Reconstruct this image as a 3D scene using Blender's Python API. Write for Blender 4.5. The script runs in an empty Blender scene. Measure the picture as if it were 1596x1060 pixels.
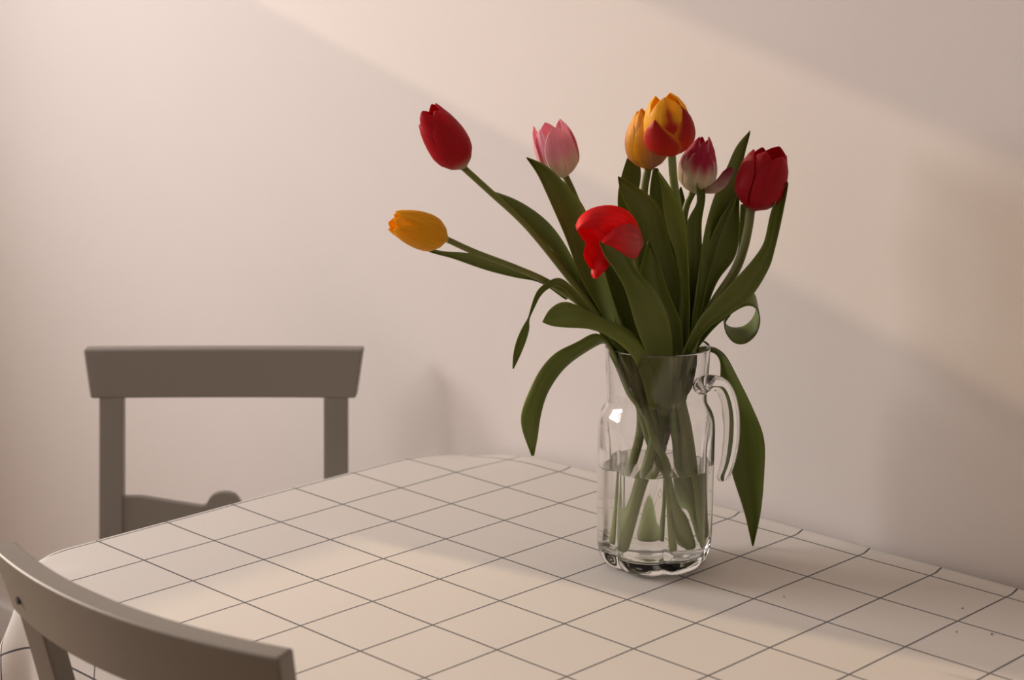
import bpy, bmesh, math, random
from mathutils import Vector, Matrix, noise
random.seed(7)
PI = math.pi
scene = bpy.context.scene
COL = scene.collection

# ------------------------------------------------------------------ camera
CAM = Vector((1.85987, -1.65834, 1.46821))
YAW, PITCH, FPX = -0.7826, -0.2190, 2794.6
FWD = Vector((math.sin(YAW)*math.cos(PITCH), math.cos(YAW)*math.cos(PITCH), math.sin(PITCH)))
RGT = Vector((math.cos(YAW), -math.sin(YAW), 0))
UPV = RGT.cross(FWD)
cd = bpy.data.cameras.new('camera')
cam = bpy.data.objects.new('camera', cd); COL.objects.link(cam)
cam.matrix_world = Matrix(((RGT.x, UPV.x, -FWD.x, CAM.x), (RGT.y, UPV.y, -FWD.y, CAM.y), (RGT.z, UPV.z, -FWD.z, CAM.z), (0, 0, 0, 1)))
cd.sensor_width = 36; cd.lens = FPX*36/1596
cd.clip_start = .05; cd.clip_end = 50
cd.dof.use_dof = True; cd.dof.focus_distance = 2.12; cd.dof.aperture_fstop = 4.5
scene.camera = cam

# ------------------------------------------------------------------ light
world = bpy.data.worlds.new('world'); scene.world = world
world.use_nodes = True
bg = world.node_tree.nodes['Background']
bg.inputs[0].default_value = (.62, .72, .90, 1); bg.inputs[1].default_value = 1.0

SUN = Vector((1, .19, -.30))
sd = bpy.data.lights.new('sun_offscreen', 'SUN'); sd.energy = 2.0; sd.color = (1.0, .78, .52); sd.angle = math.radians(.7)
so = bpy.data.objects.new('sun_offscreen', sd); COL.objects.link(so); so.rotation_euler = SUN.to_track_quat('-Z', 'Y').to_euler()
so.location = (-4, -2, 3)

def area(name, loc, target, sx, sy, power, color):
    d = bpy.data.lights.new(name, 'AREA'); d.shape = 'RECTANGLE'; d.size = sx; d.size_y = sy; d.energy = power; d.color = color
    o = bpy.data.objects.new(name, d); COL.objects.link(o); o.location = loc
    o.rotation_euler = (Vector(target)-Vector(loc)).to_track_quat('-Z', 'Y').to_euler()
    return o
XL = -1.80                                   # left wall, with the window
area('window_left_offscreen', (XL-.02, -1.62, 1.70), (0, -1.62, 1.70), 1.62, .66, 57, (.97, .92, .92))

scene.view_settings.view_transform = 'Standard'
scene.view_settings.look = 'None'
scene.view_settings.gamma = 1
scene.view_settings.use_curve_mapping = False
scene.view_settings.exposure = -0.07
scene.cycles.max_bounces = 24; scene.cycles.transmission_bounces = 24

# ------------------------------------------------------------------ helpers
def px(x, y, D):                              # a point of the photograph at depth D metres
    return CAM + (FWD + RGT*((x-798)/FPX) - UPV*((y-530)/FPX))*D
def mat(name, color=(.8, .8, .8), rough=.5, **kw):
    m = bpy.data.materials.new(name); m.use_nodes = True
    b = m.node_tree.nodes['Principled BSDF']
    b.inputs['Base Color'].default_value = (*color, 1); b.inputs['Roughness'].default_value = rough
    for k, v in kw.items(): b.inputs[k.replace('_', ' ')].default_value = v
    return m
def nodes(m): return m.node_tree.nodes, m.node_tree.links, m.node_tree.nodes['Principled BSDF']
def link(name, me, m=None, parent=None, smooth=True):
    o = bpy.data.objects.new(name, me); COL.objects.link(o)
    if m: me.materials.append(m)
    if smooth: me.polygons.foreach_set('use_smooth', [True]*len(me.polygons))
    if parent: o.parent = parent
    return o
def mesh(name, verts, faces, m=None, parent=None, smooth=True):
    me = bpy.data.meshes.new(name); me.from_pydata([tuple(v) for v in verts], [], faces); me.update()
    return link(name, me, m, parent, smooth)
def from_bm(name, bm, m=None, parent=None, smooth=False):
    bmesh.ops.recalc_face_normals(bm, faces=bm.faces)
    me = bpy.data.meshes.new(name); bm.to_mesh(me); bm.free()
    return link(name, me, m, parent, smooth)
def box(bm, lo, hi):
    r = bmesh.ops.create_cube(bm, size=1)
    for v in r['verts']:
        v.co = Vector([lo[i]+(v.co[i]+.5)*(hi[i]-lo[i]) for i in range(3)])
    return r['verts']
def bevel(o, w, n=2, ang=30):
    b = o.modifiers.new('bevel', 'BEVEL'); b.width = w; b.segments = n; b.limit_method = 'ANGLE'; b.angle_limit = math.radians(ang)
    o.data.polygons.foreach_set('use_smooth', [True]*len(o.data.polygons))
    wn = o.modifiers.new('normals', 'WEIGHTED_NORMAL'); wn.keep_sharp = True
    return o
def tag(o, label=None, cat=None, group=None, kind=None):
    if label: o['label'] = label
    if cat: o['category'] = cat
    if group: o['group'] = group
    if kind: o['kind'] = kind
    return o
def empty(name, loc, rz=0):
    o = bpy.data.objects.new(name, None); COL.objects.link(o); o.location = loc; o.rotation_euler = (0, 0, rz)
    o.empty_display_size = .05
    return o
def keep(o, root):                            # parent without moving
    o.parent = root; o.matrix_parent_inverse = root.matrix_basis.inverted() if False else Matrix.LocRotScale(root.location, root.rotation_euler, None).inverted()
    return o
def catmull(P, n):
    """n points evenly spaced along a Catmull-Rom curve through P (lists of tuples)."""
    P = [Vector(p) for p in P]
    Q = [P[0]*2-P[1]] + P + [P[-1]*2-P[-2]]
    out = []
    for i in range(1, len(Q)-2):
        a, b, c, d = Q[i-1], Q[i], Q[i+1], Q[i+2]
        for k in range(16):
            t = k/16
            out.append(.5*((2*b)+(c-a)*t+(2*a-5*b+4*c-d)*t*t+(3*b-a-3*c+d)*t*t*t))
    out.append(P[-1])
    L = [0]
    for i in range(1, len(out)): L.append(L[-1]+(out[i]-out[i-1]).length)
    res = []; j = 0
    for k in range(n):
        s = L[-1]*k/(n-1)
        while j < len(L)-2 and L[j+1] < s: j += 1
        t = (s-L[j])/max(1e-9, L[j+1]-L[j])
        res.append(out[j].lerp(out[j+1], min(1, max(0, t))))
    return res
def lerpl(V, t):                              # smooth interpolation of a list of numbers
    if not isinstance(V, (list, tuple)): return V
    x = t*(len(V)-1); i = min(int(x), len(V)-2); f = x-i; f = f*f*(3-2*f)
    return V[i]*(1-f)+V[i+1]*f
def tube(name, pts, radii, m, parent=None, seg=12, flat=1.0, cap=True):
    V, F = [], []
    n = len(pts); up = Vector((.13, .31, .94)).normalized()
    for i, p in enumerate(pts):
        t = (pts[min(i+1, n-1)]-pts[max(i-1, 0)]).normalized()
        a = t.cross(up).normalized(); b = t.cross(a); up = a.cross(t) if False else (-b)
        r = radii[i]
        for k in range(seg):
            th = 2*PI*k/seg
            V.append(p+a*(r*math.cos(th))+b*(r*flat*math.sin(th)))
    for i in range(n-1):
        for k in range(seg):
            F.append((i*seg+k, i*seg+(k+1) % seg, (i+1)*seg+(k+1) % seg, (i+1)*seg+k))
    if cap:
        F.append(tuple(range(seg))[::-1]); F.append(tuple((n-1)*seg+k for k in range(seg)))
    return mesh(name, V, F, m, parent)

# ------------------------------------------------------------------ materials
def wall_material():
    m = mat('wall_paint', (.80, .725, .668), .75)
    N, L, b = nodes(m)
    tc = N.new('ShaderNodeTexCoord'); n1 = N.new('ShaderNodeTexNoise'); n1.inputs['Scale'].default_value = 260; n1.inputs['Detail'].default_value = 4
    n2 = N.new('ShaderNodeTexNoise'); n2.inputs['Scale'].default_value = 9; n2.inputs['Detail'].default_value = 5
    cr = N.new('ShaderNodeMapRange'); cr.inputs[3].default_value = .985; cr.inputs[4].default_value = 1.015
    mx = N.new('ShaderNodeVectorMath'); mx.operation = 'SCALE'; mx.inputs[0].default_value = (.80, .725, .668)
    bp = N.new('ShaderNodeBump'); bp.inputs['Strength'].default_value = .08; bp.inputs['Distance'].default_value = .002
    L.new(tc.outputs['Object'], n1.inputs['Vector']); L.new(tc.outputs['Object'], n2.inputs['Vector'])
    L.new(n2.outputs[0], cr.inputs[0]); L.new(cr.outputs[0], mx.inputs['Scale']); L.new(mx.outputs[0], b.inputs['Base Color'])
    L.new(n1.outputs[0], bp.inputs['Height']); L.new(bp.outputs[0], b.inputs['Normal'])
    return m
M_WALL = wall_material()
M_CEIL = mat('ceiling_paint', (.82, .80, .77), .9)
def floor_material():
    m = mat('floor_wood', (.33, .22, .13), .45)
    N, L, b = nodes(m)
    tc = N.new('ShaderNodeTexCoord'); mp = N.new('ShaderNodeMapping'); mp.inputs['Scale'].default_value = (2, 18, 1)
    n1 = N.new('ShaderNodeTexNoise'); n1.inputs['Scale'].default_value = 4; n1.inputs['Detail'].default_value = 8
    cr = N.new('ShaderNodeValToRGB'); cr.color_ramp.elements[0].color = (.24, .15, .085, 1); cr.color_ramp.elements[1].color = (.42, .29, .18, 1)
    L.new(tc.outputs['Object'], mp.inputs[0]); L.new(mp.outputs[0], n1.inputs['Vector']); L.new(n1.outputs[0], cr.inputs[0]); L.new(cr.outputs[0], b.inputs['Base Color'])
    return m
M_FLOOR = floor_material()
M_TRIM = mat('white_trim', (.80, .78, .75), .45)

def cloth_material():
    m = mat('checked_cotton', (.8, .75, .7), .85)
    N, L, b = nodes(m)
    uv = N.new('ShaderNodeUVMap'); uv.uv_map = 'UVMap'
    sp = N.new('ShaderNodeSeparateXYZ'); L.new(uv.outputs[0], sp.inputs[0])
    def math_(op, a, bb=None):
        n = N.new('ShaderNodeMath'); n.operation = op
        for i, s in enumerate((a, bb)):
            if s is None: continue
            if isinstance(s, (int, float)): n.inputs[i].default_value = s
            else: L.new(s, n.inputs[i])
        return n.outputs[0]
    def line(coord, period, w):
        d = math_('ABSOLUTE', math_('SUBTRACT', math_('FRACT', math_('ADD', math_('DIVIDE', coord, period), .5)), .5))
        d = math_('MULTIPLY', d, period)
        mr = N.new('ShaderNodeMapRange'); mr.inputs[1].default_value = w*.5-.00025; mr.inputs[2].default_value = w*.5+.00025; mr.inputs[3].default_value = 1; mr.inputs[4].default_value = 0
        L.new(d, mr.inputs[0]); return mr.outputs[0]
    g = math_('MAXIMUM', line(sp.outputs[0], .1, .0025), line(sp.outputs[1], .10342, .0025))
    # woven thread texture
    wv1 = N.new('ShaderNodeTexWave'); wv1.inputs['Scale'].default_value = 210; wv1.bands_direction = 'X'; wv1.inputs['Distortion'].default_value = 1.0
    wv2 = N.new('ShaderNodeTexWave'); wv2.inputs['Scale'].default_value = 210; wv2.bands_direction = 'Y'; wv2.inputs['Distortion'].default_value = 1.0
    L.new(uv.outputs[0], wv1.inputs['Vector']); L.new(uv.outputs[0], wv2.inputs['Vector'])
    nz = N.new('ShaderNodeTexNoise'); nz.inputs['Scale'].default_value = 300; nz.inputs['Detail'].default_value = 3
    L.new(uv.outputs[0], nz.inputs['Vector'])
    h = math_('ADD', math_('MULTIPLY', wv1.outputs['Fac'], wv2.outputs['Fac']), nz.outputs[0])
    bp = N.new('ShaderNodeBump'); bp.inputs['Strength'].default_value = .25; bp.inputs['Distance'].default_value = .0006
    L.new(h, bp.inputs['Height']); L.new(bp.outputs[0], b.inputs['Normal'])
    mr = N.new('ShaderNodeMapRange'); mr.inputs[3].default_value = .965; mr.inputs[4].default_value = 1.03; L.new(nz.outputs[0], mr.inputs[0])
    sc = N.new('ShaderNodeVectorMath'); sc.operation = 'SCALE'; sc.inputs[0].default_value = (.755, .692, .618); L.new(mr.outputs[0], sc.inputs['Scale'])
    mx = N.new('ShaderNodeMix'); mx.data_type = 'RGBA'
    L.new(math_('MULTIPLY', g, math_('ADD', .84, math_('MULTIPLY', nz.outputs[0], .2))), mx.inputs[0]); L.new(sc.outputs[0], mx.inputs[6]); mx.inputs[7].default_value = (.045, .045, .05, 1)
    L.new(mx.outputs[2], b.inputs['Base Color'])
    b.inputs['Sheen Weight'].default_value = .1
    return m
M_CLOTH = cloth_material()
def paint_material():
    m = mat('taupe_chair_paint', (.228, .200, .168), .42)
    N, L, b = nodes(m)
    tc = N.new('ShaderNodeTexCoord'); n1 = N.new('ShaderNodeTexNoise'); n1.inputs['Scale'].default_value = 40; n1.inputs['Detail'].default_value = 4
    bp = N.new('ShaderNodeBump'); bp.inputs['Strength'].default_value = .04; bp.inputs['Distance'].default_value = .002
    L.new(tc.outputs['Object'], n1.inputs['Vector']); L.new(n1.outputs[0], bp.inputs['Height']); L.new(bp.outputs[0], b.inputs['Normal'])
    return m
M_PAINT = paint_material()
M_SCREW = mat('dark_screw', (.03, .025, .02), .5)
M_WOODT = mat('table_wood', (.45, .33, .22), .5)
M_GLASS = mat('clear_glass', (1, 1, 1), 0.0, Transmission_Weight=1.0, IOR=1.47)
M_WATER = mat('water', (.985, .995, .97), 0.0, Transmission_Weight=1.0, IOR=1.33)

def plant_material(name, rough, trans, attr=True, streak=60):
    """vertex-coloured plant tissue: gloss on top, some light passing through."""
    m = mat(name, (.1, .2, .05), rough)
    N, L, b = nodes(m)
    at = N.new('ShaderNodeVertexColor'); at.layer_name = 'Col'
    uv = N.new('ShaderNodeUVMap'); uv.uv_map = 'UVMap'
    mp = N.new('ShaderNodeMapping'); mp.inputs['Scale'].default_value = (streak, 2.0, 1)
    nz = N.new('ShaderNodeTexNoise'); nz.inputs['Scale'].default_value = 1; nz.inputs['Detail'].default_value = 5
    mr = N.new('ShaderNodeMapRange'); mr.inputs[1].default_value = .25; mr.inputs[2].default_value = .75; mr.inputs[3].default_value = .80; mr.inputs[4].default_value = 1.18
    sc = N.new('ShaderNodeVectorMath'); sc.operation = 'SCALE'
    L.new(uv.outputs[0], mp.inputs[0]); L.new(mp.outputs[0], nz.inputs['Vector']); L.new(nz.outputs[0], mr.inputs[0])
    L.new(at.outputs['Color'], sc.inputs[0]); L.new(mr.outputs[0], sc.inputs['Scale']); L.new(sc.outputs[0], b.inputs['Base Color'])
    bp = N.new('ShaderNodeBump'); bp.inputs['Strength'].default_value = .12; bp.inputs['Distance'].default_value = .0012
    L.new(nz.outputs[0], bp.inputs['Height']); L.new(bp.outputs[0], b.inputs['Normal'])
    tr = N.new('ShaderNodeBsdfTranslucent'); L.new(sc.outputs[0], tr.inputs['Color'])
    ms = N.new('ShaderNodeMixShader'); ms.inputs[0].default_value = trans
    out = N['Material Output']
    L.new(b.outputs[0], ms.inputs[1]); L.new(tr.outputs[0], ms.inputs[2]); L.new(ms.outputs[0], out.inputs[0])
    return m
M_LEAF = plant_material('tulip_leaf', .42, .22)
M_LEAF.node_tree.nodes['Principled BSDF'].inputs['Specular IOR Level'].default_value = .4
M_STEM = plant_material('tulip_stem', .42, .05)
M_PETAL = plant_material('tulip_petal', .5, .42, streak=34)
M_PETAL.node_tree.nodes['Principled BSDF'].inputs['Specular IOR Level'].default_value = .3
M_CRUMB = mat('crumb', (.10, .06, .03), .8)

# ------------------------------------------------------------------ the room
TZ_ = .74
YW, YR, XR, H = .150, -3.75, 3.4, 2.5
def struct(name, lo, hi, m):
    bm = bmesh.new(); box(bm, lo, hi)
    return tag(from_bm(name, bm, m), kind='structure')
struct('floor', (XL-.2, YR-.2, -.1), (XR+.2, YW+.2, 0), M_FLOOR)
struct('ceiling', (XL-.2, YR-.2, H), (XR+.2, YW+.2, H+.1), M_CEIL)
struct('wall_back', (XL-.2, YW, 0), (XR+.2, YW+.2, H), M_WALL)
struct('wall_right', (XR, YR, 0), (XR+.2, YW, H), M_WALL)
# the left wall has one L-shaped opening, cut to shape the sunlight: a wide window and a narrow high light beside it
ZS = .794+.3*(-XL)              # sill of the wide window
ZT = 1.215+.3*(-XL)             # sill of the high light
ZH = 1.50+.3*(-XL)              # head of both
YA = .06; YB = -2.42
YJ0, YJ1 = -.2826-.19*(.2231-XL), -.1171-.19*(.9327-XL)     # block added between them, slanted to cast the table's shadow line
ZJ0, ZJ1 = TZ_+.3*(.2231-XL), TZ_+.3*(.9327-XL)
slant = (YJ1-YJ0)/(ZJ1-ZJ0)
YJ = YJ0+slant*(ZS-ZJ0); YJT = YJ0+slant*(ZT-ZJ0)
bm = bmesh.new()
T = .06
box(bm, (XL-T, YR, 0), (XL, YW, ZS)); box(bm, (XL-T, YR, ZH), (XL, YW, H))
box(bm, (XL-T, YR, ZS), (XL, YB, ZH)); box(bm, (XL-T, YA, ZS), (XL, YW, ZH))
for v in box(bm, (XL-T, YJ, ZS), (XL, YA, ZT)):
    if v.co.y < YJ+.001 and v.co.z > ZT-.001: v.co.y = YJT
tag(from_bm('wall_left', bm, M_WALL), kind='structure')
bm = bmesh.new()
box(bm, (XL-.055, YB, ZS-.03), (XL+.05, YJ, ZS)); 
wf = tag(from_bm('window_1', bm, M_TRIM), kind='structure')
struct('wall_rear', (XL-.2, YR-.2, 0), (XR+.2, YR, H), M_WALL)
struct('baseboard_back', (XL, YW-.014, 0), (XR, YW, .08), M_TRIM)
struct('baseboard_left', (XL, YR, 0), (XL+.014, YW-.014, .08), M_TRIM)

# ------------------------------------------------------------------ table and cloth
TZ = .74
TX0, TX1, TY0, TY1 = -.012, 1.32, -.645, .136
table = empty('dining_table', ((TX0+TX1)/2, (TY0+TY1)/2, 0))
tag(table, 'wooden dining table hidden under the checked cloth, pushed against the wall', 'table')
def tpart(name, boxes, bev=.003):
    bm = bmesh.new()
    for lo, hi in boxes: box(bm, lo, hi)
    o = from_bm(name, bm, M_WOODT); bevel(o, bev); keep(o, table); return o
def round_slab(name, x0, x1, y0, y1, z0, z1, r, m, root):
    bm = bmesh.new(); loop = []
    for cx, cy, a0 in ((x1-r, y1-r, 0), (x0+r, y1-r, 90), (x0+r, y0+r, 180), (x1-r, y0+r, 270)):
        for k in range(9):
            a = math.radians(a0+k*90/8); loop.append((cx+r*math.cos(a), cy+r*math.sin(a)))
    lo = [bm.verts.new((x, y, z0)) for x, y in loop]; hi = [bm.verts.new((x, y, z1)) for x, y in loop]
    bm.faces.new(hi); bm.faces.new(lo[::-1])
    for i in range(len(loop)): bm.faces.new((lo[i], lo[(i+1) % len(loop)], hi[(i+1) % len(loop)], hi[i]))
    o = from_bm(name, bm, m); keep(o, root); return o
round_slab('tabletop', TX0+.006, TX1-.006, TY0+.006, TY1-.006, TZ-.038, TZ-.016, .15, M_WOODT, table)
for lx in (TX0+.06, TX1-.06):
    for ly in (TY0+.06, TY1-.06): tpart('leg', [((lx-.025, ly-.025, 0), (lx+.025, ly+.025, TZ-.038))])
tpart('apron', [((TX0+.085, TY0+.05, TZ-.11), (TX1-.085, TY0+.07, TZ-.038))]); tpart('apron', [((TX0+.085, TY1-.07, TZ-.11), (TX1-.085, TY1-.05, TZ-.038))])
tpart('apron', [((TX0+.05, TY0+.085, TZ-.11), (TX0+.07, TY1-.085, TZ-.038))]); tpart('apron', [((TX1-.07, TY0+.085, TZ-.11), (TX1-.05, TY1-.085, TZ-.038))])

def smooth_(a, b, x): t = min(1, max(0, (x-a)/(b-a))); return t*t*(3-2*t)
def cloth():
    RC = .085; RE = .007; DROP = .19
    ix0, ix1, iy0, iy1 = TX0+RC, TX1-RC, TY0+RC, TY1-RC
    def axis(lo, hi, a, b):
        s = []
        n1 = 46
        for k in range(n1): s.append(lo-(RC+DROP)*(1-k/n1))
        n2 = max(2, int((hi-lo)/.02))
        for k in range(n2+1): s.append(lo+(hi-lo)*k/n2)
        for k in range(1, n1+1): s.append(hi+(RC+DROP)*k/n1)
        return s
    S = axis(ix0, ix1, 0, 0); Tt = axis(iy0, iy1, 0, 0)
    V, UV = [], []
    for t in Tt:
        for s in S:
            dx = s-ix1 if s > ix1 else (s-ix0 if s < ix0 else 0)
            dy = t-iy1 if t > iy1 else (t-iy0 if t < iy0 else 0)
            d = math.hypot(dx, dy)
            bx, by = min(max(s, ix0), ix1), min(max(t, iy0), iy1)
            z = TZ + .0006*noise.noise((s*9, t*9, 3))
            x, y = bx, by
            if d > 0:
                ux, uy = dx/d, dy/d
                flat = RC-RE
                if d <= flat: h, dz = d, 0
                elif d <= flat+RE*PI/2: a = (d-flat)/RE; h, dz = flat+RE*math.sin(a), RE*(1-math.cos(a))
                else:
                    dd = d-flat-RE*PI/2; h, dz = RC, RE+dd
                    corner = min(1, 2.2*min(abs(ux), abs(uy)))
                    ph = math.atan2(abs(uy), abs(ux))
                    wob = .010*(noise.noise((s*5.5, t*5.5, 1.7)))*min(1, dd/.06)
                    h += wob + .012*min(1, dd/.08) + corner*(.055*math.sin(ph*2)**2+.022*math.sin(ph*6+.4))*min(1, dd/.20)**.8*1.1
                    if uy > .5: h = RC                       # trapped against the wall
                    dz *= .99
                if uy > .85 and d > RC-.022:                 # rucked up where it meets the wall
                    k = max(0, 1-abs(d-(RC-.004))/.018); z += .004*k*k*(3-2*k)*smooth_(.10, .30, x-TX0)*smooth_(.85, .99, uy)
                    h = min(h, RC+.010)
                x, y = bx+ux*h, by+uy*h
                z -= dz
                # the cloth droops a little at its rounded corners
                if ux*uy != 0: z -= .004*(min(abs(ux), abs(uy))*1.4)*min(1, d/RC)
            kc = max(0, 1-math.hypot(x-TX0, y-TY1)/.17); z -= .013*kc*kc*(3-2*kc)
            V.append((x, min(y, YW-.0015), z)); UV.append((s, t))
    nS, nT = len(S), len(Tt)
    F = [(j*nS+i, j*nS+i+1, (j+1)*nS+i+1, (j+1)*nS+i) for j in range(nT-1) for i in range(nS-1)]
    o = mesh('tablecloth', V, F, M_CLOTH)
    ul = o.data.uv_layers.new(name='UVMap')
    for lp in o.data.loops: ul.data[lp.index].uv = UV[lp.vertex_index]
    return tag(o, 'off-white tablecloth with thin dark square grid lines draped over table', 'tablecloth')
cloth_o = cloth()

# ------------------------------------------------------------------ chairs
def chair(name, label, centre, ang, sag, shaped, half=.2165, ztop=.8665):
    """centre = middle of the top rail on the floor plan; ang = direction of the rail; the sitter faces local +Y."""
    root = empty(name, (centre[0], centre[1], 0), ang)
    tag(root, label, 'chair', 'painted dining chairs')
    ZTOP = ztop; WT, WB, HR, TH = half, half-.011, .0720, .027
    LEAN = .017/HR
    def ly(z): return LEAN*(ZTOP-z)
    # curved top rail
    bm = bmesh.new(); n = 24; rows = []
    for i in range(n+1):
        t = -1+2*i/n
        ring = []
        for z, w in ((ZTOP, WT), (ZTOP-HR, WB)):
            x = t*w; y = sag*(t*t-.62)+ly(z)
            nx, ny = -2*sag*t/w, 1; l = math.hypot(nx, ny); nx /= l; ny /= l
            ring.append(((x-nx*TH/2, y-ny*TH/2, z), (x+nx*TH/2, y+ny*TH/2, z)))
        rows.append([bm.verts.new(p) for p in (ring[0][0], ring[0][1], ring[1][1], ring[1][0])])
    for a, b in zip(rows, rows[1:]):
        for k in range(4): bm.faces.new((a[k], a[(k+1) % 4], b[(k+1) % 4], b[k]))
    bm.faces.new(rows[0]); bm.faces.new(rows[-1][::-1])
    rail = from_bm('top_rail', bm, M_PAINT, root); bevel(rail, .0035, 3)
    # back uprights run on down as the rear legs
    for s in (-1, 1):
        bm = bmesh.new(); xs = []
        yr = sag*(.80-.62)
        for z, dx, dy in ((0, 0, .03), (.44, 0, ly(.44)), (.62, 0, ly(.62)), (ZTOP-HR+.004, 0, ly(ZTOP-HR))):
            xc = s*(half-.042)
            xs.append([bm.verts.new((xc+ex*.018, yr+dy+ey*.0115-.0005, z)) for ex, ey in ((-1, -1), (1, -1), (1, 1), (-1, 1))])
        for a, b in zip(xs, xs[1:]):
            for k in range(4): bm.faces.new((a[k], a[(k+1) % 4], b[(k+1) % 4], b[k]))
        bm.faces.new(xs[0][::-1]); bm.faces.new(xs[-1])
        bevel(from_bm('upright', bm, M_PAINT, root), .0025)
    # lower back rail, its top edge dipping to a round boss in the middle
    bm = bmesh.new(); outl = []
    hw = half-.0585
    half = [(hw, .0), (hw-.028, .0), (.034, -.014), (.027, -.012), (.023, -.004), (.017, .0025), (.009, .0055), (0, .0065)]
    top = [(x, z) for x, z in half] + [(-x, z) for x, z in half[::-1][1:]]
    ZL = .648
    if not shaped: top = [(hw, 0), (-hw, 0)]
    pts = top + [(-hw, -.085), (hw, -.085)]
    f = [bm.verts.new((x, -.006+ly(ZL+z), ZL+z)) for x, z in pts]; g = [bm.verts.new((x, .008+ly(ZL+z), ZL+z)) for x, z in pts]
    bm.faces.new(f); bm.faces.new(g[::-1])
    for i in range(len(pts)): bm.faces.new((f[i], f[(i+1) % len(pts)], g[(i+1) % len(pts)], g[i]))
    bevel(from_bm('lower_rail', bm, M_PAINT, root), .0015)
    # seat, front legs, aprons, stretchers
    bm = bmesh.new(); n = 10; V = []
    def seat_pt(u, v):
        w = .188+.022*v
        return (u*w, .092+v*.37, .452-.010*(1-u*u)*math.sin(PI*v)**.7*(1 if v > 0 else 0))
    grid = [[bm.verts.new(seat_pt(-1+2*i/n, j/n)) for i in range(n+1)] for j in range(n+1)]
    for j in range(n):
        for i in range(n): bm.faces.new((grid[j][i], grid[j][i+1], grid[j+1][i+1], grid[j+1][i]))
    r = bmesh.ops.extrude_face_region(bm, geom=bm.faces[:])
    for v in r['geom']:
        if isinstance(v, bmesh.types.BMVert): v.co.z = .430
    st = from_bm('seat', bm, M_PAINT, root)
    bevel(st, .004)
    for s in (-1, 1):
        bm = bmesh.new(); vs = box(bm, (s*.175-.016, .405, 0), (s*.175+.016, .437, .430))
        bevel(from_bm('front_leg', bm, M_PAINT, root), .003)
        bm = bmesh.new(); box(bm, (s*.175-.009, .108, .372), (s*.175+.009, .406, .430)); bevel(from_bm('side_apron', bm, M_PAINT, root), .002)
        bm = bmesh.new(); box(bm, (s*.175-.009, .066, .19), (s*.175+.009, .406, .215)); bevel(from_bm('stretcher', bm, M_PAINT, root), .002)
    bm = bmesh.new(); box(bm, (-.160, .412, .372), (.160, .430, .430)); bevel(from_bm('front_apron', bm, M_PAINT, root), .002)
    return root, sag
far_c = (Vector(px(135, 548, 2.72))+Vector(px(565, 543, 2.72)))/2
FA = math.atan2(-1, 1) + PI       # rail along (1,1)/sqrt2, sitter facing (+x,-y)
rdir = Vector(px(565, 543, 2.72))-Vector(px(135, 548, 2.72))
far_ang = math.atan2(rdir.y, rdir.x)+PI
far_root, _ = chair('dining_chair', 'taupe painted chair turned at the table end, shaped lower back rail showing', (far_c.x, far_c.y), far_ang, .004, True, .2115)
near_ang = math.atan2(-.7535+.7765, .6895-.2593)
near_root, _ = chair('dining_chair', 'taupe painted chair with curved top rail, tucked under the long side of the table', (.487, -.795), near_ang, .034, True, .2175, .8710)
# screw head in the near chair's rail
bm = bmesh.new(); bmesh.ops.create_cone(bm, cap_ends=True, segments=16, radius1=.0042, radius2=.0042, depth=.002)
scw = from_bm('screw', bm, M_SCREW, near_root)
tt = -.78; nx, ny = -2*.034*tt/.208, 1; l = math.hypot(nx, ny); nx /= l; ny /= l
scw.location = (tt*.211-nx*.0137, .034*(tt*tt-.62)-ny*.0137+.0096, .826)
scw.rotation_euler = (PI/2, 0, math.atan2(-nx, ny)); scw['label'] = 'small dark screw head'

# ------------------------------------------------------------------ glass jug
JC = Vector((.542, -.092, 0)); JZ = TZ+.0012
D0 = (JC+Vector((0, 0, TZ))-CAM).dot(FWD)
VA = math.atan2((CAM-JC).y, (CAM-JC).x)       # bearing from the jug to the camera
jug = empty('glass_jug', (JC.x, JC.y, JZ))
tag(jug, 'clear glass jug with lobed body and curved handle holding the tulips', 'jug')
def smooth(a, b, x): t = min(1, max(0, (x-a)/(b-a))); return t*t*(3-2*t)
GRO = [VA+math.radians(a) for a in (-46, 13, 73, 133, 193, 253)]
def lobed(r, th, z, amp=1.0):
    k = 1-smooth(.140, .190, z)
    g = 0
    for a in GRO:
        d = (th-a+PI) % (2*PI)-PI; g = max(g, math.exp(-(d/.18)**2))
    return r*(1-.12*amp*k*g)
OUT = [(0, .0050), (.025, .0046), (.040, .0022), (.047, 0), (.054, .0010), (.0615, .0062), (.0662, .0150), (.0685, .030), (.0690, .06), (.0692, .10), (.0693, .14), (.0690, .168), (.0675, .181), (.0635, .191), (.0600, .197), (.0585, .204), (.0588, .215), (.0598, .230), (.0608, .250), (.0613, .262), (.0614, .2655)]
RIM = [(.0597+.0017*math.cos(math.radians(a)), .2660+.0017*math.sin(math.radians(a))) for a in range(0, 181, 20)]
INN = [(.0580, .2655), (.0578, .262), (.0573, .250), (.0560, .230), (.0550, .215), (.0548, .204), (.0562, .197), (.0597, .190), (.0636, .180), (.0652, .166), (.0655, .14), (.0654, .10), (.0652, .06), (.0642, .037), (.0610, .025), (.053, .0185), (.035, .0160), (0, .0150)]
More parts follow.
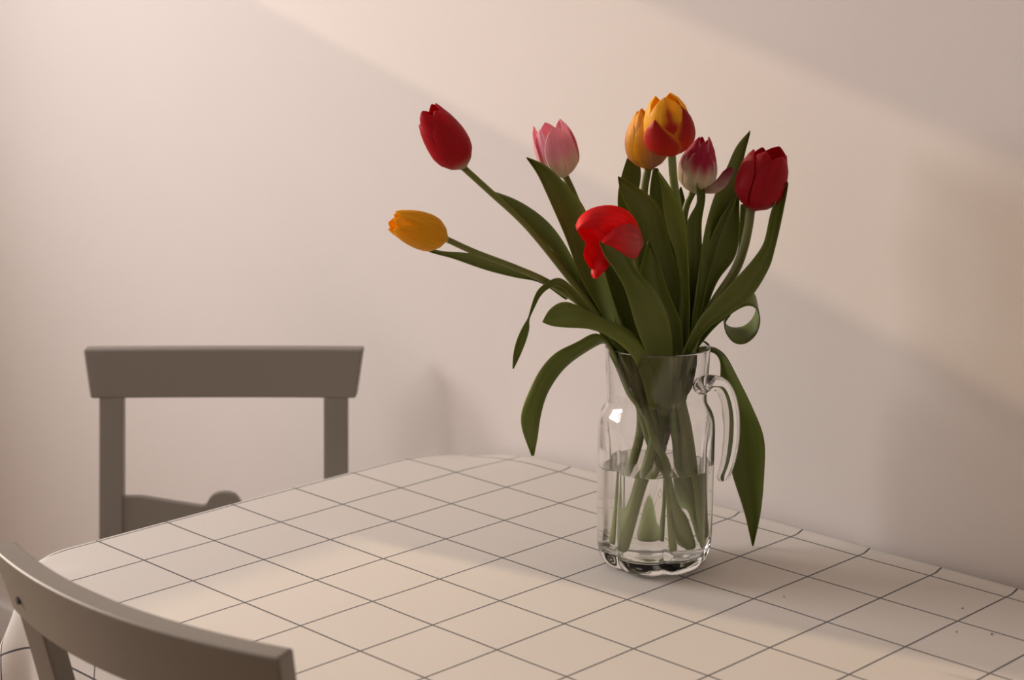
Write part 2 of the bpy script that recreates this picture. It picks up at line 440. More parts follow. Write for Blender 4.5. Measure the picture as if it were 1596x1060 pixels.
def revolve(prof, seg, lob, wall=0):
    V, F = [], []
    idx = []
    for r, z in prof:
        if r == 0: idx.append([len(V)]*seg); V.append(Vector((0, 0, z)))
        else:
            idx.append(list(range(len(V), len(V)+seg)))
            for k in range(seg):
                th = 2*PI*k/seg; rr = lobed(r, th, z, lob(z)); V.append(Vector((rr*math.cos(th), rr*math.sin(th), z)))
    for i in range(len(prof)-1):
        for k in range(seg):
            a, b, c, d = idx[i][k], idx[i][(k+1) % seg], idx[i+1][(k+1) % seg], idx[i+1][k]
            q = []
            for w in (a, b, c, d):
                if w not in q: q.append(w)
            if len(q) > 2: F.append(tuple(q))
    return V, F
def dense(prof, n):
    P = catmull([(r, z, 0) for r, z in prof], n); return [(max(0, p.x), p.y) for p in P]
po = dense(OUT, 60); po[0] = (0, .005)
pi_ = dense(INN, 60); pi_[-1] = (0, .015)
V, F = revolve(po+RIM+pi_, 144, lambda z: 1)
body = mesh('body', V, F, M_GLASS, jug)
# handle: springs from the neck, bows out and ends in a free rounded tip against the body
hdir = Vector((math.cos(VA+math.radians(58)), math.sin(VA+math.radians(58)), 0))
hp = [(.0585, .226), (.064, .2295), (.074, .233), (.086, .231), (.095, .219), (.1005, .198), (.1015, .172), (.0985, .146), (.0930, .127), (.0865, .119)]
pts = catmull([(r, z, 0) for r, z in hp], 40)
V, F = [], []; seg = 20; side = Vector((0, 0, 1)).cross(hdir)
for i, p in enumerate(pts):
    q = pts[min(i+1, 39)]-pts[max(i-1, 0)]; tv = (hdir*q.x+Vector((0, 0, q.y))).normalized(); nv = side.cross(tv)
    u = i/39
    wv = .0125 if u < .1 else .0112-.0015*smooth(.6, 1, u); tv_ = .0088-.0018*smooth(.6, 1, u)
    if u < .12: wv = .0155-.0043*(u/.12); tv_ = .0110-.0022*(u/.12)
    if u > .93: e = (u-.93)/.07; k = math.sqrt(max(.02, 1-e*e)); wv *= k; tv_ *= k
    for k in range(seg):
        th = 2*PI*k/seg; V.append(hdir*p.x+Vector((0, 0, p.y))+side*(wv*math.cos(th))+nv*(tv_*math.sin(th)))
for i in range(39):
    for k in range(seg): F.append((i*seg+k, (i+1)*seg+k, (i+1)*seg+(k+1) % seg, i*seg+(k+1) % seg))
F.append(tuple(range(seg))); F.append(tuple(39*seg+k for k in range(seg))[::-1])
mesh('handle', V, F, M_GLASS, jug)
for o in (body,): pass
# water
ZWAT = .124
pw = [(r+.0002 if r > 0 else 0, z-.0002) for r, z in pi_[::-1] if z < ZWAT-.002]
rl = [r for r, z in pi_ if z > ZWAT][-1]
pw = pw+[(rl+.0002, ZWAT-.001), (rl+.0002, ZWAT), (rl-.002, ZWAT-.0002), (.03, ZWAT-.0003), (0, ZWAT-.0003)]
V, F = revolve(pw, 144, lambda z: 1)
water = mesh('water', [v+Vector((JC.x, JC.y, JZ)) for v in V], F, M_WATER)
tag(water, 'clear water filling the lower half of the glass jug', 'water')

def fix_normals(o):
    bm = bmesh.new(); bm.from_mesh(o.data); bmesh.ops.recalc_face_normals(bm, faces=bm.faces); bm.to_mesh(o.data); bm.free()
for o in (body, water) + tuple(c for c in jug.children if c.name.startswith('handle')): fix_normals(o)

# ------------------------------------------------------------------ tulips
HF = Vector((math.sin(YAW), math.cos(YAW), 0))
D0 = (JC-CAM).dot(HF)
def px(x, y, D):                              # a point of the photograph on an upright plane D metres away
    r = FWD+RGT*((x-798)/FPX)-UPV*((y-530)/FPX); return CAM+r*(D/r.dot(HF))
def colour_layers(o, cols, uvs):
    ca = o.data.color_attributes.new('Col', 'FLOAT_COLOR', 'POINT')
    for i, c in enumerate(cols): ca.data[i].color = (*c, 1)
    ul = o.data.uv_layers.new(name='UVMap')
    for lp in o.data.loops: ul.data[lp.index].uv = uvs[lp.vertex_index]
def mixc(a, b, t): return tuple(a[i]*(1-t)+b[i]*t for i in range(3))
GREEN = (.145, .190, .024); LIGHT = (.34, .42, .06); OLIVE = (.165, .19, .035)

def patch(name, A, B, D, m, parent, M=None, cup=.008, tilt=0, n=30, w=9, colf=None, thick=.0011):
    """a leaf or petal between two edge lines A and B of the photograph, at depth offsets D from the jug's axis;
    tilt sets edge B behind edge A, cup bows the middle away from the camera, M gives the midrib its own line."""
    a = catmull([(x, y, 0) for x, y in A], n); b = catmull([(x, y, 0) for x, y in B], n)
    mm = catmull([(x, y, 0) for x, y in M], n) if M else None
    V, C, U = [], [], []
    sd_ = random.random()*50
    for i in range(n):
        t = i/(n-1); d = D0+lerpl(D, t); tl = lerpl(tilt, t)/2; cp = lerpl(cup, t)
        p, q = px(a[i].x, a[i].y, d-tl), px(b[i].x, b[i].y, d+tl)
        if mm: c = px(mm[i].x, mm[i].y, d+cp)
        else:
            c = (p+q)/2+HF*cp
        wav = .0012*noise.noise((t*6, sd_, 0))
        for k in range(w):
            s = -1+2*k/(w-1)
            v = p*(s*(s-1)/2)+c*(1-s*s)+q*(s*(s+1)/2)
            v = v+HF*(wav*s)
            V.append(v); U.append((k/(w-1)*.5+sd_, t)); C.append(colf(s, t) if colf else GREEN)
    F = [(i*w+k, i*w+k+1, (i+1)*w+k+1, (i+1)*w+k) for i in range(n-1) for k in range(w-1)]
    o = mesh(name, V, F, m)
    colour_layers(o, C, U)
    so_ = o.modifiers.new('thickness', 'SOLIDIFY'); so_.thickness = thick; so_.offset = 0
    ss = o.modifiers.new('smooth', 'SUBSURF'); ss.levels = 1; ss.render_levels = 1
    keep(o, parent)
    return o
LEAF = (.150, .190, .028)
def leafcol():
    k = random.uniform(.93, 1.07); base = tuple(c*k for c in LEAF)      # leaves differ a little
    def f(s, t):                                            # paler margin and blanched foot, as tulip leaves have
        c = mixc(base, LIGHT, .20*smooth(.82, 1, abs(s)))
        return mixc(c, LIGHT, .30*smooth(.80, 1, t))
    return f
def leaf(tl, A, B, D, **kw):
    a, b = Vector(A[-1]), Vector(B[-1]); m_ = (a+b)/2
    if m_.y > 580 and not kw.get('M'):                     # sheath narrowing on to the stems inside the jug
        g_ = Vector((m_.x+(1024-m_.x)*.35, m_.y+24)); h_ = Vector((m_.x+(1024-m_.x)*.55, m_.y+46)); k_ = (b-a)/2
        A = list(A)+[tuple(g_-k_*.6), tuple(h_-k_*.25)]; B = list(B)+[tuple(g_+k_*.6), tuple(h_+k_*.25)]
    cf = leafcol()
    return patch('leaf', A, B, D, M_LEAF, tl, colf=cf, **kw)

def stem(tl, P, D, r=.0042, col=OLIVE, low=None):
    n = 44
    c = catmull([(x, y, 0) for x, y in P], n)
    pts = [px(c[i].x, c[i].y, D0+lerpl(D, i/(n-1))) for i in range(n)]
    if low is not None:                                    # on down through the neck into the water
        e = pts[-1]; tgt = [JC+Vector((x, y, JZ+z)) for x, y, z in low]
        c2 = catmull([tuple(pts[-6]), tuple(e)]+[tuple(t) for t in tgt], 40)
        L0 = (Vector(pts[-6])-e).length
        tot = sum((c2[i+1]-c2[i]).length for i in range(39)); acc = 0
        for i in range(1, 40):
            acc += (c2[i]-c2[i-1]).length
            if acc > L0*1.02: pts.append(Vector(c2[i]))
    N_ = len(pts)
    rad = [r*(1.18-.18*math.cos(2*PI*i/N_*.5))*(1.0+.12*i/N_) for i in range(N_)]
    rad[-1] *= .8
    o = tube('stem', pts, rad, M_STEM, None, 12)
    cols, uvs = [], []
    for i in range(N_):
        wet = smooth(JZ+.16, JZ+.02, pts[i].z) if False else (1-smooth(.04, .16, pts[i].z-JZ))
        cc = mixc(col, (.52, .58, .22), wet)
        for k in range(12): cols.append(cc); uvs.append((k/12, i/N_))
    colour_layers(o, cols, uvs); keep(o, tl)
    return o

PROF = {'closed': [.10, .62, .90, 1.0, 1.0, .93, .78, .55, .26],
        'cup':    [.10, .66, .92, 1.0, 1.0, .98, .93, .84, .70],
        'barrel': [.12, .66, .92, 1.0, .99, .94, .86, .74, .55],
        'dome':   [.10, .68, .95, 1.0, .99, .95, .86, .68, .36],
        'egg':    [.10, .68, .95, 1.0, .98, .90, .76, .55, .30]}
def head(tl, base, tip, R, colf, rot=0, prof='closed', n_in=3, n_out=3, wid=64, inner=.88, point=.5, ragged=0, lens=None, curl=0, tips=None, edge=0.0, hvar=.03, sharp_out=False, outer=None):
    """six petals round an axis from base to tip (photo pixel + depth offset)."""
    b = px(base[0], base[1], D0+base[2]); t = px(tip[0], tip[1], D0+tip[2])
    ax = (t-b); L = ax.length; ax.normalize()
    e1 = (-FWD-ax*(-FWD).dot(ax)).normalized(); e2 = ax.cross(e1)     # e1 points to the viewer
    pr_ = PROF[prof]; k_all = 0
    core = []
    for q in range(14): core.append(b+ax*(L*.42*q/13-.001))
    fl = tube('flower', core, [.0030 if q < 3 else (.0022 if q < 11 else .0034) for q in range(14)], M_STEM, None, 10)
    colour_layers(fl, [(.42, .46, .14)]*140, [(0, 0)]*140); keep(fl, tl)
    fl['label'] = 'flower head' if False else 'tulip flower head'
    for layer, cnt in ((0, n_in), (1, n_out)):
        for i in range(cnt):
            th0 = math.radians(rot)+2*PI*i/cnt+(PI/cnt if layer == 0 else 0)
            if layer and outer: th0 = math.radians(outer[i])
            sc = 1.0 if layer else inner
            lh = (1.0 if layer else 1.015)*(1+random.uniform(-hvar, hvar))
            if tips: lh *= tips[k_all % len(tips)]
            V, C, U = [], [], []; n, w = 22, 13; sd_ = random.random()*30
            for a in range(n):
                v = a/(n-1)
                rr = R*sc*lerpl(pr_, min(1, v*min(1, lh+.06)))
                wv = math.radians(wid)*(smooth(0, .12, v)*.35+.65)*(1-max(0, (v-.45)/.55)**(1.6+2*(1-point)))**.62
                if sharp_out and layer: wv = math.radians(wid)*(smooth(0, .12, v)*.35+.65)*(1-max(0, (v-.35)/.65)**1.35)**.95
                for k in range(w):
                    u = -1+2*k/(w-1)
                    ph = th0+wv*u+.03*math.sin(v*5+sd_)
                    r2 = rr*(1+.05*(1-u*u)-.03)*(1+edge*abs(u)**3*v)+R*.05*(1-abs(u))**2*smooth(.2, .6, v)*(.5 if layer else .3)
                    r2 += R*curl*smooth(.72, 1, v)
                    r2 += R*.03*noise.noise((u*2+sd_, v*3, sd_))
                    h = L*v*lh*(1-.05*u*u*(1-v))+L*ragged*noise.noise((u*4, sd_, 2))*smooth(.6, 1, v)
                    V.append(b+ax*h+e1*(r2*math.cos(ph))+e2*(r2*math.sin(ph))); U.append((k/(w-1)+sd_, v)); C.append(colf(u, v, layer, i))
            F = [(a*w+k, a*w+k+1, (a+1)*w+k+1, (a+1)*w+k) for a in range(n-1) for k in range(w-1)]
            o = mesh('petal', V, F, M_PETAL); colour_layers(o, C, U)
            s_ = o.modifiers.new('thickness', 'SOLIDIFY'); s_.thickness = .0010; s_.offset = 0
            ss = o.modifiers.new('smooth', 'SUBSURF'); ss.levels = 1; ss.render_levels = 1
            o.parent = fl; o.matrix_parent_inverse = (Matrix.LocRotScale(tl.location, tl.rotation_euler, None) @ fl.matrix_parent_inverse).inverted(); k_all += 1
    return fl
def tulip(label, at):
    o = empty('tulip', at); tag(o, label, 'tulip', 'tulips in the glass jug'); return o
def foot(x, y, z=.0165): return JC+Vector((x, y, JZ+z))
# directions on the table as seen from the camera: R_ to the right, T_ towards the camera
R_ = Vector((RGT.x, RGT.y)); T_ = Vector((-FWD.x, -FWD.y)).normalized()
def jz(r, t, z): v = R_*r+T_*t; return (v.x, v.y, z)

RED = (.62, .008, .020); CRIM = (.42, .005, .016); CREAM = (.72, .62, .42); PINK = (.72, .20, .30); YEL = (1.0, .55, .012); ORA = (.72, .22, .015)
def c_red(u, v, l, i): return mixc((.62, .50, .30), RED, smooth(.02, .20, v))
def c_dark(u, v, l, i): return mixc((.45, .25, .12), (.53, .006, .017), smooth(.0, .07, v))
def c_yel(u, v, l, i): return mixc((.95, .58, .03), YEL, smooth(0, .3, v))
def c_pink(u, v, l, i):
    c = mixc((.90, .82, .64), (.95, .46, .55), smooth(.22, .62, v+.06*math.sin(u*9+i)))
    return mixc(c, (.97, .78, .80), smooth(.72, 1, abs(u))*.55*smooth(.4, .7, v))
def c_orback(u, v, l, i):
    c = mixc((.80, .36, .12), (.95, .46, .04), smooth(.1, .5, v)); c = mixc(c, (.70, .34, .22), .7*(1-smooth(.1, .6, abs(u)))*(1-smooth(.5, .9, v)))
    return mixc(c, YEL, smooth(.5, .95, abs(u)))
def c_orfront(u, v, l, i):
    if l: return mixc(mixc((.80, .040, .008), (.55, .012, .010), smooth(.1, .7, v)), (1.0, .36, .015), smooth(.62, .95, abs(u))*.8)
    flame = 1-smooth(.22, .55, abs(u)+.9*max(0, v-.45)+.04*math.sin(v*30))
    c = mixc((1.0, .55, .02), (.60, .020, .010), flame); return mixc(c, (.50, .03, .01), .8*(1-smooth(.15, .35, v)))
def c_white(u, v, l, i):
    k = smooth(.30, .62, v-.10*abs(u)+.05*math.sin(u*12+2*i)); c = mixc((.92, .84, .62), (.62, .028, .09), k)
    return mixc(c, (.95, .80, .74), smooth(.66, .95, abs(u))*.75*(1-smooth(.85, 1, v)))

# 1 red tulip leaning far out to the left
t1 = tulip('deep red closed tulip leaning out on a long stem above the yellow one', foot(*jz(.030, -.012, 0)[:2]))
stem(t1, [(722, 261), (765, 300), (820, 351), (880, 424), (930, 490), (968, 550), (985, 590)], [-.02, -.02, -.01, 0, 0, 0], .0036, low=[jz(-.012, .010, .165), jz(.008, .014, .11), jz(.022, .020, .025)])
head(t1, (724, 262, -.02), (664, 168, -.035), 0.0234, c_red, rot=25, prof='barrel', wid=64, tips=[.98, .94, 1.0, .96, 1.0, .88])
leaf(t1, [(768, 298), (804, 311), (837, 331), (862, 354), (888, 393), (910, 440), (938, 488), (968, 545), (990, 590), (1005, 640)],
     [(766, 303), (800, 331), (835, 365), (859, 388), (878, 418), (896, 444), (922, 487), (955, 545), (978, 590), (996, 640)], [-.012, -.005, 0, .005, 0], cup=.006, tilt=.012)
# 2 yellow tulip
t2 = tulip('yellow closed tulip lying out nearly level on the lowest stem', foot(*jz(.01, .02, 0)[:2]))
stem(t2, [(692, 371), (740, 393), (800, 416), (850, 438), (900, 470), (945, 515), (975, 560), (990, 595)], [-.06, -.05, -.04, -.02, -.01, 0], .0034, low=[jz(-.006, .022, .165), jz(.014, .020, .115), jz(.034, .010, .025)])
head(t2, (697, 373, -.062), (612, 345, -.080), 0.0205, c_yel, rot=70, prof='barrel', wid=66)
leaf(t2, [(655, 386), (692, 392), (725, 394), (753, 399), (804, 418), (850, 438), (890, 466)], [(655, 387), (676, 395), (708, 404), (756, 421), (804, 433), (842, 441), (882, 468)], [-.066, -.055, -.045, -.03, -.015], cup=.004, tilt=.006)
leaf(t2, [(799, 576), (800, 552), (806, 528), (817, 505), (822, 500), (828, 478), (836, 455), (848, 443), (866, 433), (880, 436), (905, 462), (930, 492), (960, 540), (985, 600)],
     [(800, 576), (812, 552), (822, 526), (826, 507), (824, 499), (833, 480), (842, 462), (852, 452), (864, 446), (876, 449), (898, 473), (920, 498), (950, 545), (980, 600)], [-.055, -.050, -.045, -.03, -.02, -.005], cup=.003, tilt=[.006, .006, -.006, .010, .006], n=46)
# 3 pink tulip
t3 = tulip('pale pink ragged tulip with a creamy base behind a broad leaf', foot(*jz(-.03, -.01, 0)[:2]))
stem(t3, [(880, 272), (893, 300), (912, 350), (938, 430), (962, 500), (985, 560), (994, 595)], [.03, .03, .02, .01, 0], .0040, low=[jz(-.018, -.004, .165), jz(-.030, -.006, .11), jz(-.044, -.006, .025)])
head(t3, (880, 276, .03), (855, 194, .02), 0.0241, c_pink, rot=10, prof='cup', wid=50, point=.75, ragged=.05, inner=.86, tips=[1.02, .98, 1.0, .99, .97, 1.03], edge=.10)
leaf(t3, [(820, 245), (850, 257), (880, 284), (903, 311), (915, 332), (930, 380), (945, 430), (957, 470), (972, 515), (990, 560), (1005, 620)],
     [(820, 246), (837, 271), (859, 319), (881, 370), (901, 425), (916, 458), (930, 486), (945, 512), (962, 540), (980, 575), (995, 620)], [-.005, .0, .006, .008, .004, 0], cup=.007, tilt=[.004, .016, .02, .01], n=36)
leaf(t3, [(914, 398), (930, 440), (945, 475), (960, 502), (978, 540), (994, 600)], [(962, 398), (984, 430), (996, 470), (1004, 510), (1008, 550), (1012, 600)], [.02, .026, .024, .014, 0], cup=.006)
# 4 wide open scarlet tulip
t4 = tulip('scarlet tulip blown wide open, petals folding down over a leaf', foot(*jz(-.012, .03, 0)[:2]))
stem(t4, [(985, 388), (996, 420), (1003, 470), (1008, 540), (1008, 590)], [-.032, -.02, -.006, 0, .0], .0042, low=[jz(-.004, .016, .165), jz(-.016, .022, .11), jz(-.034, .024, .025)])
def c4(s, t): return (.90, .008, .012)
def c4b(s, t): return mixc((.80, .010, .018), (.70, .20, .19), smooth(.25, .9, t)*.85*(1-.5*abs(s)))
f4p = [px(988, 390, D0-.030), px(978, 384, D0-.036), px(966, 378, D0-.044), px(952, 372, D0-.052)]
f4 = tube('flower', [Vector(p) for p in catmull([tuple(p) for p in f4p], 10)], [.0042, .004, .0036, .003, .0026, .0024, .0024, .0026, .003, .0026], M_STEM, None, 10)
colour_layers(f4, [(.42, .46, .14)]*100, [(0, 0)]*100); keep(f4, t4); f4['label'] = 'tulip flower head'
def petal4(A, B, D, col, **kw):
    o = patch('petal', A, B, D, M_PETAL, t4, colf=col, thick=.0010, **kw)
    o.parent = f4; o.matrix_parent_inverse = (Matrix.LocRotScale(t4.location, t4.rotation_euler, None) @ f4.matrix_parent_inverse).inverted(); return o
petal4([(897, 352), (903, 338), (918, 326), (938, 320), (958, 320), (976, 327), (990, 342), (999, 365)],
       [(899, 360), (912, 356), (928, 357), (944, 366), (956, 372), (970, 376), (985, 380), (997, 382)], [-.070, -.072, -.066, -.058, -.045, -.035], c4, cup=-.014, tilt=-.012)
petal4([(938, 376), (950, 360), (966, 351), (982, 348), (996, 356), (1002, 372)], [(939, 378), (952, 384), (966, 392), (980, 402), (992, 402), (1001, 384)], [-.090, -.086, -.074, -.056, -.040], c4b, cup=-.012, tilt=-.006)
petal4([(896, 350), (903, 366), (912, 376), (911, 386), (909, 398), (914, 410), (922, 420)], [(914, 345), (932, 354), (944, 366), (948, 376), (946, 392), (940, 404), (926, 420)], [-.064, -.066, -.062, -.062, -.064], c4, cup=.006, tilt=.008)
petal4([(945, 372), (934, 392), (926, 408), (921, 424), (924, 433)], [(962, 384), (955, 402), (948, 416), (937, 428), (930, 433)], [-.052, -.058, -.064, -.068], c4, cup=-.006, tilt=-.004)
petal4([(905, 340), (930, 334), (955, 338), (975, 352), (988, 372)], [(906, 372), (925, 390), (945, 398), (965, 400), (985, 396)], [-.052, -.048, -.040, -.034, -.028], c4, cup=.012, tilt=.004)
leaf(t4, [(934, 377), (943, 401), (959, 424), (974, 452), (984, 486), (992, 513), (1004, 545), (1012, 580), (1020, 625), (1028, 660)],
     [(935, 377), (957, 381), (976, 390), (988, 412), (1000, 430), (1020, 450), (1036, 480), (1046, 515), (1049, 565), (1046, 640)], [-.080, -.074, -.062, -.046, -.03, -.015, .0], cup=[.004, .012, .008, .004, .002], tilt=[-.004, .018, .016, .01], n=38)
leaf(t4, [(844, 501), (858, 508), (885, 511), (916, 513), (943, 522), (965, 536), (985, 556), (1000, 590), (1015, 640)], [(846, 500), (856, 482), (876, 470), (896, 474), (929, 492), (962, 505), (995, 524), (1016, 552), (1030, 630)],
     [-.070, -.066, -.058, -.05, -.035, -.018], M=[(845, 501), (866, 497), (892, 494), (916, 494), (940, 500), (964, 512), (990, 532), (1008, 562), (1024, 636)], cup=[.002, -.006, -.008, -.006, -.002], tilt=[.004, .024, .024, .01])
# 5 orange tulip behind
t5 = tulip('orange yellow tulip half hidden behind the flamed orange and red one', foot(*jz(0, -.03, 0)[:2]))
stem(t5, [(1010, 262), (1004, 300), (1004, 360), (1012, 450), (1016, 540), (1014, 590)], [.03, .03, .02, .01, 0], .0046, low=[jz(.006, -.012, .165), jz(.004, -.024, .11), jz(-.004, -.034, .025)])
head(t5, (1013, 264, .03), (1004, 172, .025), 0.0253, c_orback, rot=18, prof='egg', wid=64)
leaf(t5, [(981, 238), (976, 250), (968, 275), (963, 300), (963, 330), (972, 380), (990, 450), (1003, 540), (1010, 610)], [(983, 238), (996, 250), (1000, 268), (998, 285), (994, 310), (994, 360), (1006, 440), (1016, 530), (1022, 610)], [.05, .05, .04, .03, .015, 0], cup=.008, tilt=.01)
leaf(t5, [(963, 275), (967, 301), (980, 331), (988, 352), (988, 380), (992, 420), (1000, 480), (1008, 560), (1018, 630)], [(964, 275), (1001, 296), (1022, 313), (1033, 332), (1044, 375), (1060, 425), (1066, 480), (1060, 560), (1042, 630)], [-.02, -.012, -.006, 0, .004, .004, 0], cup=[.004, .010, .012, .008, .004], tilt=[.0, .016, .02, .01], n=38)
# 6 flamed orange-red tulip
t6 = tulip('orange tulip flamed with red, tallest of the bunch', foot(*jz(.02, .0, 0)[:2]))
stem(t6, [(1047, 240), (1050, 280), (1057, 330), (1066, 400), (1066, 480), (1056, 550), (1046, 600)], [-.01, -.01, -.005, 0, 0], .0046, col=(.22, .28, .07), low=[jz(.022, .006, .165), jz(.030, .004, .11), jz(.044, -.012, .025)])
head(t6, (1047, 243, -.012), (1034, 150, -.025), 0.0289, c_orfront, rot=60, prof='dome', wid=70, inner=.92, tips=[1.0, .98, 1.01, .72, .84, .80], point=.0, sharp_out=True, outer=[-38, 58, 180], hvar=.01)
leaf(t6, [(1025, 268), (1031, 289), (1033, 315), (1034, 331), (1040, 362), (1052, 395), (1060, 437), (1064, 490), (1062, 560), (1052, 630)], [(1027, 267), (1043, 289), (1058, 316), (1068, 337), (1071, 377), (1074, 437), (1075, 490), (1072, 560), (1064, 630)], [-.03, -.026, -.02, -.016, -.010, -.004, 0], cup=.006, tilt=-.012, n=38)
leaf(t6, [(1018, 262), (1014, 285), (1012, 305), (1018, 350), (1030, 420), (1038, 520), (1036, 610)], [(1026, 262), (1032, 285), (1034, 310), (1040, 350), (1050, 420), (1052, 520), (1046, 610)], [.03, .03, .02, .01, 0], cup=.005, tilt=.006)
# 7 white and crimson tulip with one petal fallen open
t7 = tulip('white tulip with crimson petal tips, one petal hanging open', foot(*jz(.035, -.02, 0)[:2]))
stem(t7, [(1080, 299), (1068, 330), (1062, 400), (1062, 480), (1058, 550), (1050, 600)], [.04, .04, .03, .02, .005], .0040, low=[jz(.030, -.010, .165), jz(.040, -.022, .11), jz(.052, -.030, .025)])
f7 = head(t7, (1082, 301, .04), (1096, 216, .03), 0.0224, c_white, rot=8, prof='egg', wid=60, tips=[1.02, 1.0, 1.0, .96, .98, .95])
p7 = patch('petal', [(1093, 296), (1108, 288), (1120, 276), (1128, 266), (1138, 260), (1143, 264)], [(1096, 301), (1112, 302), (1126, 296), (1136, 284), (1142, 272), (1144, 265)], [.025, .01, 0, -.005], M_PETAL, t7, cup=.006, tilt=-.01, thick=.001,
      colf=lambda s, t: mixc((.66, .50, .42), (.38, .05, .10), smooth(.2, .95, t+.25*(-s)*.8)))
p7.parent = f7; p7.matrix_parent_inverse = (Matrix.LocRotScale(t7.location, t7.rotation_euler, None) @ f7.matrix_parent_inverse).inverted(); p7['label'] = 'petal hanging open'
leaf(t7, [(1087, 284), (1085, 300), (1087, 316), (1076, 334), (1070, 350), (1070, 400), (1070, 470), (1060, 560), (1052, 625)], [(1090, 283), (1099, 293), (1099, 316), (1094, 345), (1094, 385), (1092, 430), (1088, 480), (1076, 560), (1066, 625)], [.016, .018, .02, .022, .02, .01, 0], cup=.006, tilt=.008, n=36)
leaf(t7, [(1060, 292), (1057, 305), (1058, 325), (1060, 345), (1062, 400), (1060, 500)], [(1062, 291), (1066, 305), (1070, 322), (1072, 335), (1070, 400), (1066, 500)], [.06, .06, .05, .04, .02], cup=.004)
leaf(t7, [(1170, 204), (1156, 217), (1144, 234), (1135, 256), (1115, 300), (1101, 346), (1093, 390), (1086, 440), (1078, 500), (1070, 560), (1060, 625)], [(1170, 204), (1166, 222), (1160, 245), (1156, 275), (1148, 312), (1124, 370), (1108, 420), (1096, 470), (1086, 525), (1078, 570), (1070, 625)], [.05, .045, .04, .03, .02, .012, .005, 0], cup=.008, tilt=.014, n=40)
leaf(t7, [(1044, 342), (1040, 390), (1044, 450), (1046, 520), (1044, 600)], [(1076, 346), (1098, 390), (1100, 450), (1088, 520), (1072, 600)], [.034, .036, .03, .015, 0], cup=.006)
# 8 dark red tulip on the right
t8 = tulip('dark red tulip leaning right, petals parting at the top', foot(*jz(.05, .01, 0)[:2]))
stem(t8, [(1170, 326), (1166, 355), (1158, 390), (1144, 425), (1116, 468), (1086, 520), (1066, 575), (1058, 610)], [-.01, -.01, -.005, 0, 0], .0054, col=(.19, .21, .06), low=[jz(.034, .016, .165), jz(.042, .018, .11), jz(.052, .016, .025)])
head(t8, (1172, 328, -.012), (1203, 236, -.015), 0.0280, c_dark, rot=35, prof='cup', wid=58, inner=.85, tips=[1.0, .96, .98, .98, 1.06, .93], point=.6)
leaf(t8, [(1150, 300), (1122, 340), (1102, 385), (1092, 430), (1086, 470), (1078, 530), (1066, 600)], [(1152, 300), (1153, 340), (1152, 378), (1144, 406), (1118, 440), (1098, 500), (1082, 600)], [.05, .045, .04, .03, .02, 0], cup=.010, tilt=.01)
leaf(t8, [(1154, 318), (1153, 345), (1152, 372), (1150, 392), (1135, 430), (1110, 470), (1080, 535), (1066, 600)], [(1166, 318), (1166, 345), (1163, 372), (1157, 395), (1143, 430), (1118, 475), (1088, 540), (1072, 600)], [.012, .012, .01, .008, .006, 0], cup=.003)
leaf(t8, [(1229, 284), (1212, 307), (1201, 331), (1191, 377), (1176, 401), (1156, 424), (1120, 462), (1093, 492), (1075, 524), (1062, 556), (1050, 610), (1042, 650)], [(1229, 284), (1226, 305), (1218, 346), (1207, 392), (1198, 420), (1172, 462), (1138, 489), (1104, 513), (1082, 543), (1072, 568), (1064, 610), (1056, 650)], [-.03, -.032, -.034, -.034, -.03, -.02, -.01, 0], cup=.009, tilt=[.0, .016, .018, .012, .006], n=44)
# drooping leaves over the rim and the leaf rolled into a ringlet
leaf(t3, [(829, 712), (814, 672), (812, 645), (824, 610), (841, 577), (865, 550), (899, 533), (926, 519), (944, 527), (962, 556), (985, 610)], [(832, 712), (838, 683), (843, 649), (853, 615), (872, 584), (892, 564), (918, 546), (936, 536), (946, 536), (958, 566), (976, 612)], [-.05, -.055, -.055, -.045, -.035, -.025, -.015, -.008], cup=[.003, -.008, -.008, -.008, -.004], tilt=[.0, .012, .02, .02], n=42)
leaf(t8, [(1173, 853), (1159, 796), (1141, 740), (1131, 690), (1125, 640), (1122, 600), (1123, 566), (1116, 552), (1104, 548), (1086, 556), (1072, 590), (1064, 630)], [(1174, 853), (1186, 799), (1192, 731), (1191, 682), (1174, 637), (1152, 592), (1132, 555), (1116, 542), (1102, 540), (1080, 546), (1064, 584), (1056, 626)], [.055, .06, .062, .062, .060, .055, .045, .025, .005], cup=[.004, .008, .008, .004, .002], tilt=[.0, -.012, -.02, -.01, -.006], n=46)
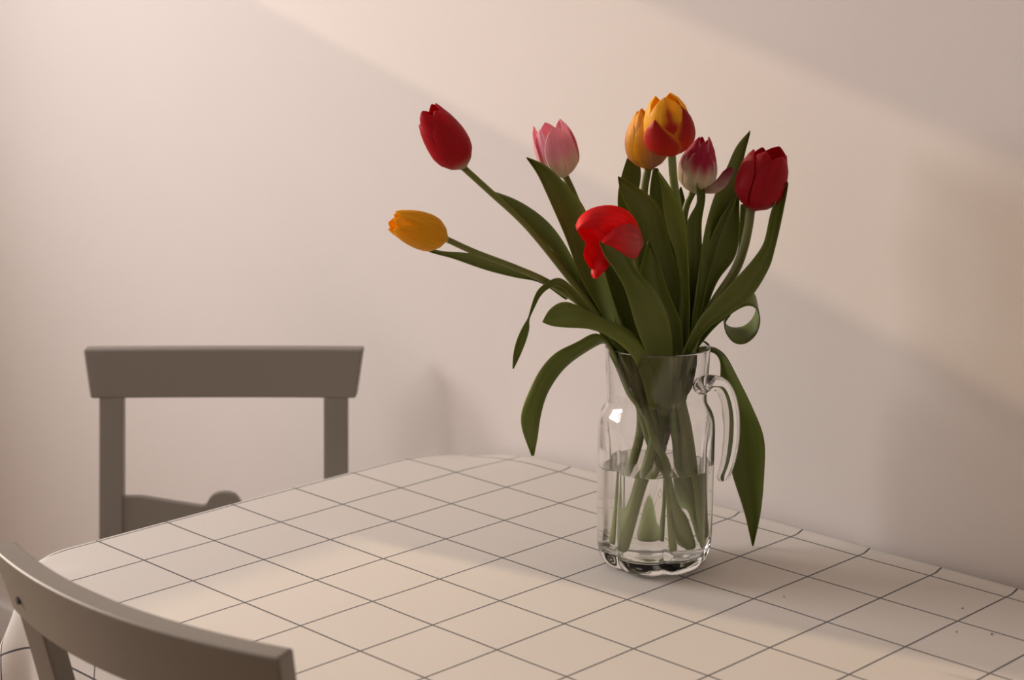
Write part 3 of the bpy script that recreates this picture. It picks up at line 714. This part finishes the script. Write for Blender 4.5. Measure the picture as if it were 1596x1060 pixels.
def ringlet(tl):
    P = [(1070, 590, .0), (1082, 540, .012), (1105, 505, .024), (1135, 478, .034), (1160, 464, .04), (1176, 468, .04), (1182, 486, .04), (1176, 508, .04), (1160, 522, .036), (1142, 522, .032), (1130, 510, .028), (1130, 498, .026), (1138, 488, .024)]
    c = catmull([(x, y, d*1000) for x, y, d in P], 60)
    V, C, U = [], [], []
    for i, p in enumerate(c):
        t = i/59; hw = .0165*min(1, .35+t*2.5)*(1-.75*smooth(.82, 1, t))
        o_ = px(p.x, p.y, D0+p.z/1000); wd = (FWD*.80+UPV*.60).normalized()
        for k in range(7):
            s = -1+2*k/6; V.append(o_+wd*(hw*s)); U.append((k/6*.5, t)); C.append(LEAF)
    F = [(i*7+k, i*7+k+1, (i+1)*7+k+1, (i+1)*7+k) for i in range(59) for k in range(6)]
    o = mesh('leaf', V, F, M_LEAF); colour_layers(o, C, U)
    s_ = o.modifiers.new('thickness', 'SOLIDIFY'); s_.thickness = .0011; s_.offset = 0
    keep(o, tl); o['label'] = 'leaf rolled into a ringlet'
ringlet(t6)
leaf(t6, [(1011, 375), (1003, 400), (996, 426), (1004, 462), (1018, 510), (1030, 560), (1036, 620)], [(1012, 375), (1026, 405), (1044, 460), (1060, 496), (1066, 530), (1064, 570), (1052, 620)], [-.03, -.028, -.024, -.014, -.004, 0], cup=.008, tilt=.012)

# ------------------------------------------------------------------ crumbs on the cloth
def at_table(x, y):
    d = FWD+RGT*((x-798)/FPX)-UPV*((y-530)/FPX); return CAM+d*((TZ+.0012-CAM.z)/d.z)
for (x, y, r) in ((1222, 930, .0011), (1500, 948, .0013), (1491, 985, .0011), (1546, 988, .0013)):
    bm = bmesh.new(); bmesh.ops.create_icosphere(bm, subdivisions=1, radius=r)
    for v in bm.verts: v.co *= random.uniform(.7, 1.3); v.co.z *= .7
    o = from_bm('crumb', bm, M_CRUMB); o.location = at_table(x, y)
    tag(o, 'tiny dark crumb lying on the checked tablecloth', 'crumb', 'crumbs on the tablecloth')
